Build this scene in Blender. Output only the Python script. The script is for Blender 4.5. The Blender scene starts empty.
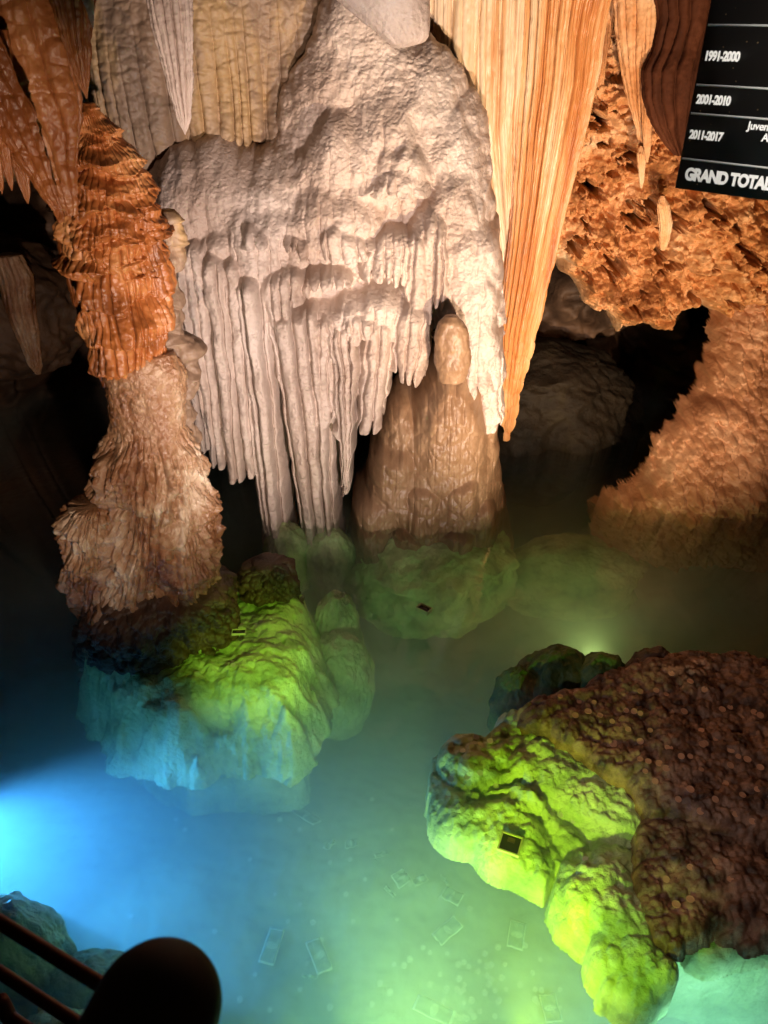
import bpy, math, random
import numpy as np
from mathutils import Vector, Matrix

# ------------------------------------------------------------------ camera, world, lights, exposure
SC = bpy.context.scene
COL = SC.collection
PITCH = math.radians(33.0)
FPX = 769.0
CAMZ = 2.4
cam_d = bpy.data.cameras.new('camera'); cam = bpy.data.objects.new('camera', cam_d); COL.objects.link(cam)
cam.location = (0, 0, CAMZ); cam.rotation_euler = (math.pi/2 - PITCH, 0, 0)
cam_d.sensor_fit = 'VERTICAL'; cam_d.sensor_height = 24.0; cam_d.lens = FPX/1024*24.0
cam_d.clip_start = 0.02
SC.camera = cam
CP, SP = math.cos(PITCH), math.sin(PITCH)
def ray(px, py):
    x = (px-384)/FPX; y = -(py-512)/FPX
    return np.array([x, CP + y*SP, -SP + y*CP])
def at_y(px, py, Y):
    d = ray(px, py); return np.array([0, 0, CAMZ]) + d*(Y/d[1])
def at_z(px, py, Z):
    d = ray(px, py); return np.array([0, 0, CAMZ]) + d*((Z-CAMZ)/d[2])

w = bpy.data.worlds.new('world'); SC.world = w; w.use_nodes = True
w.node_tree.nodes['Background'].inputs[0].default_value = (0.6, 0.45, 0.35, 1)
w.node_tree.nodes['Background'].inputs[1].default_value = 0.004
SC.view_settings.view_transform = 'Standard'; SC.view_settings.look = 'None'
SC.view_settings.gamma = 1; SC.view_settings.use_curve_mapping = False
SC.view_settings.exposure = 0.0
cy = SC.cycles
cy.max_bounces = 5; cy.diffuse_bounces = 2; cy.glossy_bounces = 2; cy.transmission_bounces = 2
cy.volume_bounces = 1; cy.transparent_max_bounces = 8
cy.caustics_reflective = False; cy.caustics_refractive = False
cy.sample_clamp_indirect = 4.0; cy.volume_step_rate = 4

def spot(name, loc, target, energy, color, angle, blend=0.6, size=0.03):
    l = bpy.data.lights.new(name, 'SPOT'); l.energy = energy; l.color = color
    l.spot_size = math.radians(angle); l.spot_blend = blend; l.shadow_soft_size = size
    o = bpy.data.objects.new(name, l); COL.objects.link(o); o.location = loc
    o.rotation_euler = (Vector(target)-Vector(loc)).to_track_quat('-Z', 'Y').to_euler()
    return o
def point(name, loc, energy, color, size=0.03):
    l = bpy.data.lights.new(name, 'POINT'); l.energy = energy; l.color = color; l.shadow_soft_size = size
    o = bpy.data.objects.new(name, l); COL.objects.link(o); o.location = loc
    return o
# cave floodlights along the foot of the walkway, aimed up at the formations, then an added sign fill
spot('flowstone_floodlight', (0.45, 0.75, 0.85), (-0.05, 3.8, 1.45), 400, (1.0, 0.84, 0.77), 66, 0.7, 0.02)
spot('drapery_floodlight', (1.25, 1.0, 0.35), (1.25, 4.4, 1.7), 540, (1.0, 0.77, 0.52), 66, 0.6, 0.02)
spot('column_floodlight', (-0.25, 0.7, 1.3), (-1.1, 2.75, 1.35), 120, (1.0, 0.77, 0.6), 68, 0.6, 0.02)
spot('bank_floodlight', (1.9, 1.0, 1.0), (1.75, 4.0, .85), 72, (1.0, 0.74, 0.53), 42, 0.8, 0.02)
spot('island_spotlight', (0.1, 0.7, 1.1), (1.3, 1.9, 0.1), 28, (1.0, 0.82, 0.72), 50, 0.9, 0.03)
spot('sign_fill', (0.8, 0.5, 2.7), (1.15, 1.95, 2.3), 190, (1.0, 0.92, 0.85), 46, 0.9, 0.05)  # added fill lamp, brightens the white lettering
# underwater pool lights, with added coloured fills among them
spot('blue_pool_light', (-1.85, 1.80, -0.20), (1.0, 1.45, -0.66), 300, (0.06, 0.36, 1.0), 76, 0.8, 0.03)
spot('lime_pool_light', (0.42, 1.10, -0.30), (0.9, 1.9, 0.0), 8, (0.62, 1.0, 0.05), 120, 0.9, 0.04)
spot('shelf_fill', (0.10, 0.75, 0.30), (0.58, 1.68, -.08), 78, (0.62, 1.0, 0.04), 40, 0.9, 0.02)  # added fill above the water, standing in for underwater light on the shelf
spot('lime_fill', (0.35, 0.75, 0.55), (0.50, 1.42, -.82), 48, (0.80, 1.0, 0.06), 52, 1.0, 0.03)  # fill added over the water to turn the floor by the shelf lime
spot('toe_fill', (0.30, 0.62, 0.40), (0.80, 1.32, -.05), 26, (0.5, 1.0, 0.06), 30, 0.9, 0.02)  # extra unseen lamp above the water, added to green the island toe
spot('green_pool_light', (0.15, 0.25, -0.2), (-0.1, 2.2, -0.70), 140, (0.42, 1.0, 0.38), 66, 0.9, 0.04)
spot('centre_pool_light', (0.1, 0.55, -0.2), (-.05, 3.2, -0.45), 190, (0.58, 1.0, 0.30), 50, 0.9, 0.04)
spot('pedestal_fill', (0.15, 0.85, 0.8), (-.60, 2.62, -.05), 125, (0.55, 1.0, 0.08), 23, 0.9, 0.02)  # added green fill from above, lifts the pedestal top
spot('pale_fill', (1.1, 0.7, -0.15), (0.95, 1.3, -0.9), 82, (0.40, 1.0, 0.90), 110, 0.9, 0.04)  # unseen fill added to brighten the water at lower right
spot('rear_pool_light', (0.98, 2.62, -0.12), (0.98, 3.6, -0.4), 8, (0.8, 1.0, 0.3), 150, 0.9, 0.03)
cam_d.dof.use_dof = True; cam_d.dof.focus_distance = 3.4; cam_d.dof.aperture_fstop = 4.8

# ------------------------------------------------------------------ numeric noise
_r = np.random.RandomState(7)
PERM = _r.permutation(256); PERM = np.concatenate([PERM, PERM, PERM])
GR = _r.normal(size=(256, 3)); GR /= np.linalg.norm(GR, axis=1)[:, None]
RV = _r.rand(256, 4)
def h3(i, j, k): return PERM[PERM[PERM[i & 255] + (j & 255)] + (k & 255)]
def perlin(x, y, z):
    xi = np.floor(x).astype(int); yi = np.floor(y).astype(int); zi = np.floor(z).astype(int)
    xf = x-xi; yf = y-yi; zf = z-zi
    u = xf**3*(xf*(xf*6-15)+10); v = yf**3*(yf*(yf*6-15)+10); w_ = zf**3*(zf*(zf*6-15)+10)
    out = 0
    for dx in (0, 1):
        for dy in (0, 1):
            for dz in (0, 1):
                g = GR[h3(xi+dx, yi+dy, zi+dz)]
                d = g[..., 0]*(xf-dx)+g[..., 1]*(yf-dy)+g[..., 2]*(zf-dz)
                out = out + d*(u if dx else 1-u)*(v if dy else 1-v)*(w_ if dz else 1-w_)
    return out*1.6
def fbm(x, y, z, oct=4, gain=0.5):
    s = 0; a = 1
    for o in range(oct):
        s = s + a*perlin(x+17.3*o, y-9.1*o, z+5.7*o); a *= gain; x = x*2.03; y = y*2.03; z = z*2.03
    return s
def worley3(x, y, z):
    xi = np.floor(x).astype(int); yi = np.floor(y).astype(int); zi = np.floor(z).astype(int)
    f1 = np.full(x.shape, 9.); f2 = np.full(x.shape, 9.); idv = np.zeros(x.shape)
    for dx in (-1, 0, 1):
        for dy in (-1, 0, 1):
            for dz in (-1, 0, 1):
                h = h3(xi+dx, yi+dy, zi+dz); r = RV[h]
                d = np.sqrt((xi+dx+r[..., 0]-x)**2+(yi+dy+r[..., 1]-y)**2+(zi+dz+r[..., 2]-z)**2)
                c = d < f1
                f2 = np.where(c, f1, np.minimum(f2, d)); idv = np.where(c, r[..., 3], idv); f1 = np.where(c, d, f1)
    return f1, f2, idv
def worley2(x, y, seed=0):
    xi = np.floor(x).astype(int); yi = np.floor(y).astype(int)
    f1 = np.full(x.shape, 9.); f2 = np.full(x.shape, 9.); idv = np.zeros(x.shape)
    for dx in (-1, 0, 1):
        for dy in (-1, 0, 1):
            h = h3(xi+dx, yi+dy, np.full_like(xi, seed)); r = RV[h]
            d = np.sqrt((xi+dx+r[..., 0]-x)**2+(yi+dy+r[..., 1]-y)**2)
            c = d < f1
            f2 = np.where(c, f1, np.minimum(f2, d)); idv = np.where(c, r[..., 3], idv); f1 = np.where(c, d, f1)
    return f1, f2, idv
def worley1(x, seed=0):
    xi = np.floor(x).astype(int)
    f1 = np.full(x.shape, 9.); f2 = np.full(x.shape, 9.); idv = np.zeros(x.shape)
    for dx in (-2, -1, 0, 1, 2):
        h = PERM[((xi+dx) & 255)+(seed & 255)]; r = RV[h]
        d = np.abs(xi+dx+0.15+0.7*r[..., 0]-x)
        c = d < f1
        f2 = np.where(c, f1, np.minimum(f2, d)); idv = np.where(c, r[..., 3], idv); f1 = np.where(c, d, f1)
    return f1, f2, idv
def sstep(a, b, x):
    t = np.clip((x-a)/(b-a), 0, 1); return t*t*(3-2*t)
def smax(a, b, k):
    h = np.clip(0.5+0.5*(a-b)/k, 0, 1); return b*(1-h)+a*h+k*h*(1-h)
def ribs(s, z, seed=0, wob=0.35):
    """rounded vertical flutes: 1 on a rib's crest, 0 in the groove"""
    s = s + 0.9*perlin(s*0.27+seed*5.3, s*0, np.full_like(s, seed*2.7)) + wob*perlin(s*0.35+seed*3.1, z*1.3, np.full_like(s, seed*1.7)) + 0.10*perlin(s*0.9, z*6, np.full_like(s, seed+.5))
    f1, f2, idv = worley1(s, seed)
    g = f2-f1
    return np.sqrt(np.clip(1-(1-np.clip(g/0.75, 0, 1))**2, 0, 1)), idv
def pop(x, y, z, r=0.62):
    f1, f2, idv = worley3(x, y, z)
    return np.sqrt(np.clip(1-(f1/r)**2, 0, 1))*(0.6+0.4*idv)
def bulbs(x, y, seed=0, r=0.7):
    f1, f2, idv = worley2(x, y, seed)
    return np.sqrt(np.clip(1-(f1/r)**2, 0, 1))*(0.55+0.45*idv)
def poly_sdf(x, y, P):
    P = np.asarray(P, float); n = len(P)
    d = np.full(x.shape, 1e9); inside = np.zeros(x.shape, bool)
    for i in range(n):
        ax, ay = P[i]; bx, by = P[(i+1) % n]
        ex, ey = bx-ax, by-ay
        t = np.clip(((x-ax)*ex+(y-ay)*ey)/(ex*ex+ey*ey+1e-12), 0, 1)
        d = np.minimum(d, (x-ax-t*ex)**2+(y-ay-t*ey)**2)
        c = ((ay > y) != (by > y)) & (x < (bx-ax)*(y-ay)/((by-ay) if by != ay else 1e-12)+ax)
        inside ^= c
    return np.where(inside, -1, 1)*np.sqrt(d)

# ------------------------------------------------------------------ mesh helpers
def mesh_from(name, V, F, mat, parent=None, smooth=True):
    V = np.asarray(V, np.float32); F = np.asarray(F, np.int32)
    me = bpy.data.meshes.new(name)
    me.vertices.add(len(V)); me.vertices.foreach_set('co', V.ravel())
    k = F.shape[1]
    me.loops.add(F.size); me.loops.foreach_set('vertex_index', F.ravel())
    me.polygons.add(len(F)); me.polygons.foreach_set('loop_start', np.arange(0, F.size, k, dtype=np.int32))
    me.update(calc_edges=True); me.validate()
    if smooth: me.polygons.foreach_set('use_smooth', np.ones(len(me.polygons), bool))
    me.materials.append(mat)
    o = bpy.data.objects.new(name, me); COL.objects.link(o)
    if parent is not None: o.parent = parent
    return o
def grid_faces(nr, nc, wrap=False):
    i = np.arange(nr-1)[:, None]; j = np.arange(nc if wrap else nc-1)[None, :]
    j2 = (j+1) % nc
    a = i*nc+j; b = i*nc+j2; c = (i+1)*nc+j2; d = (i+1)*nc+j
    return np.stack([a, b, c, d], -1).reshape(-1, 4)
def compact(V, F, keep):
    F = F[keep]; used = np.zeros(len(V), bool); used[F.ravel()] = True
    m = np.cumsum(used)-1
    return V[used], m[F]
def tag(o, label=None, cat=None, group=None, kind=None):
    if label: o['label'] = label
    if cat: o['category'] = cat
    if group: o['group'] = group
    if kind: o['kind'] = kind
    return o
def empty(name, loc, label=None, cat=None, group=None):
    o = bpy.data.objects.new(name, None); COL.objects.link(o); o.location = tuple(float(c) for c in loc)
    o.empty_display_size = 0.05
    return tag(o, label, cat, group)
def keepw(child, par):
    child.parent = par
    child.matrix_parent_inverse = Matrix.Translation(-Vector(par.location))
    return child

# ------------------------------------------------------------------ materials
def rgb(r, g, b): 
    f = lambda c: ((c/255+0.055)/1.055)**2.4 if c/255 > 0.04045 else c/255/12.92
    return (f(r), f(g), f(b), 1)
def rock(name, stops, scale=3.0, zs=1.0, rough=0.55, bump=0.3, bscale=60, bz=1.0, detail=6, spec=0.5, dist=0.01, vor=0.0, vscale=30):
    m = bpy.data.materials.new(name); m.use_nodes = True
    N = m.node_tree.nodes; L = m.node_tree.links; bs = N['Principled BSDF']
    tc = N.new('ShaderNodeNewGeometry')
    mp = N.new('ShaderNodeMapping'); mp.inputs['Scale'].default_value = (1, 1, zs); L.new(tc.outputs['Position'], mp.inputs[0])
    n = N.new('ShaderNodeTexNoise'); n.inputs['Scale'].default_value = scale; n.inputs['Detail'].default_value = detail; n.inputs['Roughness'].default_value = 0.62
    L.new(mp.outputs[0], n.inputs['Vector'])
    cr = N.new('ShaderNodeValToRGB'); L.new(n.outputs['Fac'], cr.inputs[0])
    el = cr.color_ramp.elements
    while len(el) < len(stops): el.new(0.5)
    for e, (p, c) in zip(el, stops): e.position = p; e.color = c
    L.new(cr.outputs[0], bs.inputs['Base Color'])
    bs.inputs['Roughness'].default_value = rough; bs.inputs['Specular IOR Level'].default_value = spec
    mp2 = N.new('ShaderNodeMapping'); mp2.inputs['Scale'].default_value = (1, 1, bz); L.new(tc.outputs['Position'], mp2.inputs[0])
    n2 = N.new('ShaderNodeTexNoise'); n2.inputs['Scale'].default_value = bscale; n2.inputs['Detail'].default_value = 6; n2.inputs['Roughness'].default_value = 0.6
    L.new(mp2.outputs[0], n2.inputs['Vector'])
    b = N.new('ShaderNodeBump'); b.inputs['Strength'].default_value = bump; b.inputs['Distance'].default_value = dist
    L.new(n2.outputs['Fac'], b.inputs['Height'])
    last = b
    if vor > 0:
        v = N.new('ShaderNodeTexVoronoi'); v.inputs['Scale'].default_value = vscale; L.new(mp2.outputs[0], v.inputs['Vector'])
        b2 = N.new('ShaderNodeBump'); b2.invert = True; b2.inputs['Strength'].default_value = vor; b2.inputs['Distance'].default_value = 0.012
        L.new(v.outputs['Distance'], b2.inputs['Height']); L.new(b.outputs[0], b2.inputs['Normal']); last = b2
    L.new(last.outputs[0], bs.inputs['Normal'])
    return m
def plain(name, c, rough=0.5, metal=0.0, spec=0.5):
    m = bpy.data.materials.new(name); m.use_nodes = True
    N = m.node_tree.nodes; L = m.node_tree.links; bs = N['Principled BSDF']
    n = N.new('ShaderNodeTexNoise'); n.inputs['Scale'].default_value = 40
    mx = N.new('ShaderNodeMix'); mx.data_type = 'RGBA'; L.new(n.outputs['Fac'], mx.inputs[0])
    mx.inputs[6].default_value = tuple(x*0.8 for x in c[:3])+(1,); mx.inputs[7].default_value = tuple(min(1, x*1.15) for x in c[:3])+(1,)
    L.new(mx.outputs[2], bs.inputs['Base Color'])
    bs.inputs['Roughness'].default_value = rough; bs.inputs['Metallic'].default_value = metal; bs.inputs['Specular IOR Level'].default_value = spec
    return m
M = {}
M['pale'] = rock('pale_flowstone', [(0.28, rgb(165, 138, 122)), (0.5, rgb(202, 180, 166)), (0.75, rgb(224, 206, 195))], 2.2, 0.6, 0.45, 0.8, 55, 1.0)
M['grey'] = rock('grey_flowstone', [(0.3, rgb(112, 88, 70)), (0.48, rgb(158, 130, 106)), (0.58, rgb(185, 150, 105)), (0.75, rgb(195, 168, 145))], 2.6, 0.35, 0.55, 0.5, 45, 0.7)
M['mound'] = rock('tan_stalagmite', [(0.25, rgb(98, 70, 46)), (0.5, rgb(140, 106, 78)), (0.75, rgb(172, 138, 108))], 3.5, 0.7, 0.45, 0.35, 50, 1.0)
M['orange'] = rock('orange_drapery', [(0.32, rgb(180, 100, 45)), (0.44, rgb(212, 140, 78)), (0.56, rgb(228, 172, 115)), (0.68, rgb(232, 200, 160))], 9, 0.07, 0.38, 0.4, 60, 0.25)
M['cream'] = rock('cream_drapery', [(0.30, rgb(190, 120, 65)), (0.40, rgb(222, 170, 120)), (0.5, rgb(235, 200, 160)), (0.7, rgb(236, 212, 185))], 11, 0.05, 0.38, 0.4, 60, 0.25)
M['rust'] = rock('rust_column', [(0.3, rgb(105, 55, 25)), (0.5, rgb(170, 100, 50)), (0.7, rgb(210, 150, 95))], 6, 0.8, 0.35, 0.5, 50, 0.8)
M['rustdark'] = rock('rust_curtain', [(0.3, rgb(95, 50, 22)), (0.5, rgb(145, 82, 40)), (0.72, rgb(195, 130, 80))], 5, 0.25, 0.35, 0.5, 60, 0.5)
M['brown'] = rock('brown_column', [(0.32, rgb(90, 48, 28)), (0.45, rgb(142, 96, 62)), (0.56, rgb(168, 130, 98)), (0.66, rgb(212, 188, 162))], 4.5, 0.7, 0.28, 0.8, 45, 0.9, spec=.8, dist=.014)
M['collar'] = rock('dark_popcorn_rock', [(0.3, rgb(35, 22, 16)), (0.55, rgb(85, 60, 45)), (0.75, rgb(120, 92, 75))], 9, 1, 0.5, 0.5, 80, 1)
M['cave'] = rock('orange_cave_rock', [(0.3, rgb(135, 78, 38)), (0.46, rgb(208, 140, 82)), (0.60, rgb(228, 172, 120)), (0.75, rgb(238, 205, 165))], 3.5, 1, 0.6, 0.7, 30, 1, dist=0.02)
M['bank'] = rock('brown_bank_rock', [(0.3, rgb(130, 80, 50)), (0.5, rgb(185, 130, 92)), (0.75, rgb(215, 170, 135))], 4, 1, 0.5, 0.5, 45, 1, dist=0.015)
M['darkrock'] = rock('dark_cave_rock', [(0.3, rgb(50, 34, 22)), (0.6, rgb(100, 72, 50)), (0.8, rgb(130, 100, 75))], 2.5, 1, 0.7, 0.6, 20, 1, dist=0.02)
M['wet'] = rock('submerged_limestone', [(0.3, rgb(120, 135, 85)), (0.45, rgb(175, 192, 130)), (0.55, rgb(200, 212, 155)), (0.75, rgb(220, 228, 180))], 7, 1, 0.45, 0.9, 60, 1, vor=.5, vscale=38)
M['crust'] = rock('brown_coin_stained_crust', [(0.32, rgb(45, 28, 20)), (0.46, rgb(100, 68, 52)), (0.6, rgb(150, 112, 90)), (0.75, rgb(185, 150, 125))], 12, 1, 0.42, 0.6, 90, 1)
M['dark_green'] = rock('dark_green_boulder', [(0.3, rgb(40, 60, 25)), (0.5, rgb(75, 105, 45)), (0.7, rgb(120, 140, 70))], 9, 1, 0.6, 0.6, 60, 1)  # mottled dark green for the boulders behind the island
M['shade'] = rock('painted_shadow_brown', [(0.3, rgb(45, 22, 12)), (0.55, rgb(80, 42, 24)), (0.75, rgb(105, 60, 38))], 6, .4, 0.8, 0.5, 50, .5, spec=.1)  # dark brown puts a cast shadow into the base colour
M['dimrock'] = rock('shade_dimmed_rock', [(0.3, rgb(18, 14, 8)), (0.6, rgb(42, 32, 20)), (0.8, rgb(60, 50, 32))], 3, 1, 0.7, 0.8, 20, 1, spec=.2, dist=.02)  # cave rock darkened in colour to carry the dimness of the hollow
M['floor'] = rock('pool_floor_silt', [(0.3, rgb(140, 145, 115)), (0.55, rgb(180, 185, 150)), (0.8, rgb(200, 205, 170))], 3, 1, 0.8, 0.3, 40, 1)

# ------------------------------------------------------------------ setting
def wall_xz(name, x0, x1, z0, z1, nx, nz, yf, mat, flip=False):
    x = np.linspace(x0, x1, nx); z = np.linspace(z0, z1, nz)
    X, Z = np.meshgrid(x, z); Y = yf(X, Z)
    o = mesh_from(name, np.stack([X, Y, Z], -1).reshape(-1, 3), grid_faces(nz, nx), mat)
    return tag(o, kind='structure')
def rough3(X, Y, Z, a=0.12):
    return a*fbm(X*1.6, Y*1.6, Z*1.6, 5, 0.5)
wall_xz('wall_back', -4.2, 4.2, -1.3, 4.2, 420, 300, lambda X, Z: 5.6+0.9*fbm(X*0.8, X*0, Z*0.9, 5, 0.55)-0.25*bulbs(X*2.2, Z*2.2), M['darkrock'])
def wall_yz(name, x, mat):
    y = np.linspace(-1.5, 6.5, 200); z = np.linspace(-1.3, 4.2, 140); Y, Z = np.meshgrid(y, z)
    X = x + 0.4*fbm(Y*0.9, Z*0.9, Y*0+x, 5, 0.5)
    tag(mesh_from(name, np.stack([X, Y, Z], -1).reshape(-1, 3), grid_faces(140, 200), mat), kind='structure')
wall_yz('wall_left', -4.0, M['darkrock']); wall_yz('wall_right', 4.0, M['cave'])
x = np.linspace(-4.4, 4.4, 200); y = np.linspace(-1.6, 6.8, 200); X, Y = np.meshgrid(x, y)
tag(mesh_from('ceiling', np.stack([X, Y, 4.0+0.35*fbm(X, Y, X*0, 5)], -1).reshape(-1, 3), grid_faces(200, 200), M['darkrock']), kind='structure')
tag(mesh_from('wall_front', [(-4.3, -1.5, -1.3), (4.3, -1.5, -1.3), (4.3, -1.5, 4.3), (-4.3, -1.5, 4.3)], [(0, 1, 2, 3)], M['darkrock']), kind='structure')

def floor_z(X, Y):
    z = -0.82 + 0.05*fbm(X*1.5, Y*1.5, X*0, 4) - 0.35*sstep(1.9, 3.2, Y) + 0.006*bulbs(X*22, Y*22) + 0.55*sstep(.2, 1.6, X)*sstep(3.0, 4.6, Y) + .04*fbm(X*3, Y*3, X*0+4, 4)*sstep(2.5, 3.2, Y)
    return z
x = np.linspace(-4.2, 4.2, 560); y = np.linspace(-1.6, 6.4, 540); X, Y = np.meshgrid(x, y)
tag(mesh_from('floor', np.stack([X, Y, floor_z(X, Y)], -1).reshape(-1, 3), grid_faces(540, 560), M['floor']), kind='structure')

# water: a closed body with a thin reflective, transparent surface over murky green volume
wm = bpy.data.materials.new('pool_water'); wm.use_nodes = True
N = wm.node_tree.nodes; L = wm.node_tree.links; N.clear()
out = N.new('ShaderNodeOutputMaterial'); mix = N.new('ShaderNodeMixShader'); tr = N.new('ShaderNodeBsdfTransparent'); gl = N.new('ShaderNodeBsdfGlossy')
gl.inputs['Roughness'].default_value = 0.03
bp = N.new('ShaderNodeBump'); bp.inputs['Strength'].default_value = 0.15; bp.inputs['Distance'].default_value = 0.01
nz = N.new('ShaderNodeTexNoise'); nz.inputs['Scale'].default_value = 9; nz.inputs['Detail'].default_value = 2
gm = N.new('ShaderNodeNewGeometry'); L.new(gm.outputs['Position'], nz.inputs['Vector'])
L.new(nz.outputs['Fac'], bp.inputs['Height']); L.new(bp.outputs[0], gl.inputs['Normal']); dt = N.new('ShaderNodeVectorMath'); dt.operation = 'DOT_PRODUCT'; L.new(gm.outputs['Incoming'], dt.inputs[0]); L.new(bp.outputs[0], dt.inputs[1])
def wmath(op, a, b=None):
    n_ = N.new('ShaderNodeMath'); n_.operation = op; n_.use_clamp = op != 'ABSOLUTE'
    for q, v in ((0, a), (1, b)):
        if v is not None:
            if isinstance(v, (int, float)): n_.inputs[q].default_value = v
            else: L.new(v, n_.inputs[q])
    return n_.outputs[0]
f5 = wmath('POWER', wmath('SUBTRACT', 1.0, wmath('ABSOLUTE', dt.outputs['Value'])), 5.0)
L.new(wmath('ADD', wmath('MULTIPLY', f5, .98), .02), mix.inputs[0]); L.new(tr.outputs[0], mix.inputs[1]); L.new(gl.outputs[0], mix.inputs[2]); L.new(mix.outputs[0], out.inputs['Surface'])
va = N.new('ShaderNodeVolumeAbsorption'); va.inputs['Color'].default_value = (0.45, 0.9, 0.75, 1); va.inputs['Density'].default_value = 0.30
vs = N.new('ShaderNodeVolumeScatter'); vs.inputs['Color'].default_value = (0.85, 1.0, 0.9, 1); vs.inputs['Density'].default_value = 0.85; vs.inputs['Anisotropy'].default_value = 0.2
ad = N.new('ShaderNodeAddShader'); L.new(va.outputs[0], ad.inputs[0]); L.new(vs.outputs[0], ad.inputs[1]); L.new(ad.outputs[0], out.inputs['Volume'])
bx = np.array([(a, b, c) for c in (-1.6, 0.0) for (a, b) in ((-4.3, -1.55), (4.3, -1.55), (4.3, 6.9), (-4.3, 6.9))])
wo = mesh_from('pool_water', bx, [(3, 2, 1, 0), (4, 5, 6, 7), (0, 1, 5, 4), (1, 2, 6, 5), (2, 3, 7, 6), (3, 0, 4, 7)], wm, smooth=False)
tag(wo, 'murky blue to green lit pool water filling the cave floor', 'water', kind='stuff')

# ------------------------------------------------------------------ builders for formations
def pillar(name, rows, Y0, ratio, disp, mat, nth=300, nz=300, par=None, pw=2.0, yfun=None, closed_top=True):
    """rows: (py, left px, right px) read at the plane Y0; a full closed body with depth = ratio * half width"""
    R = []
    for i, (py, xl, xr) in enumerate(rows):
        Y = yfun(py) if yfun else Y0
        a = at_y(xl, py, Y); b = at_y(xr, py, Y)
        R.append(((a[0]+b[0])/2, Y, a[2], abs(b[0]-a[0])/2))
    R = np.array(R); zz = R[:, 2]
    o = np.argsort(zz); R = R[o]; zz = zz[o]
    Z = np.linspace(zz[0], zz[-1], nz)
    def sm(c):
        v = np.interp(Z, zz, R[:, c]); k = max(3, nz//60)
        vp = np.pad(v, k, mode='edge'); return np.convolve(vp, np.ones(2*k+1)/(2*k+1), mode='valid')
    cx, cyy, hw = sm(0), sm(1), np.maximum(sm(3), 0.002)
    th = np.linspace(0, 1, nth, endpoint=False)
    th = 2*np.pi*(th+0.10*np.sin(2*np.pi*(th))*1.0) + np.pi/2      # denser towards -Y
    TH, ZZ = np.meshgrid(th, Z)
    c, s = np.cos(TH), np.sin(TH)
    ex = 2/pw
    ux = np.sign(c)*np.abs(c)**ex; uy = np.sign(s)*np.abs(s)**ex
    A = hw[:, None]; B = A*(ratio(Z)[:, None] if callable(ratio) else ratio)
    X = cx[:, None]+A*ux; Y = cyy[:, None]+B*uy
    nx_ = c/A; ny_ = s/B; ln = np.sqrt(nx_**2+ny_**2); nx_ /= ln; ny_ /= ln
    D = disp(X, Y, ZZ, TH, (ZZ-Z[0])/(Z[-1]-Z[0]), A)
    D = np.maximum(D, -0.8*np.minimum(A, B))
    X = X+nx_*D; Y = Y+ny_*D
    V = np.stack([X, Y, ZZ], -1).reshape(-1, 3); F = grid_faces(nz, nth, True)
    n0 = len(V)
    V = np.vstack([V, [V[:nth].mean(0)-[0, 0, 0.003], V[-nth:].mean(0)+[0, 0, 0.003]]])
    j = np.arange(nth); j2 = (j+1) % nth; b0 = (nz-1)*nth
    F = np.vstack([F, np.stack([j2, j, np.full(nth, n0), np.full(nth, n0)], -1), np.stack([b0+j, b0+j2, np.full(nth, n0+1), np.full(nth, n0+1)], -1)])
    # caps as degenerate quads are removed by validate(); use tris instead
    tri = F[-2*nth:, :3]; quad = F[:-2*nth]
    me = bpy.data.meshes.new(name)
    me.vertices.add(len(V)); me.vertices.foreach_set('co', V.astype(np.float32).ravel())
    li = np.concatenate([quad.ravel(), tri.ravel()]).astype(np.int32)
    me.loops.add(len(li)); me.loops.foreach_set('vertex_index', li)
    st = np.concatenate([np.arange(len(quad))*4, len(quad)*4+np.arange(len(tri))*3]).astype(np.int32)
    me.polygons.add(len(st)); me.polygons.foreach_set('loop_start', st)
    me.update(calc_edges=True)
    me.polygons.foreach_set('use_smooth', np.ones(len(st), bool)); me.materials.append(mat)
    ob = bpy.data.objects.new(name, me); COL.objects.link(ob)
    if par is not None: keepw(ob, par)
    return ob

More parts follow.
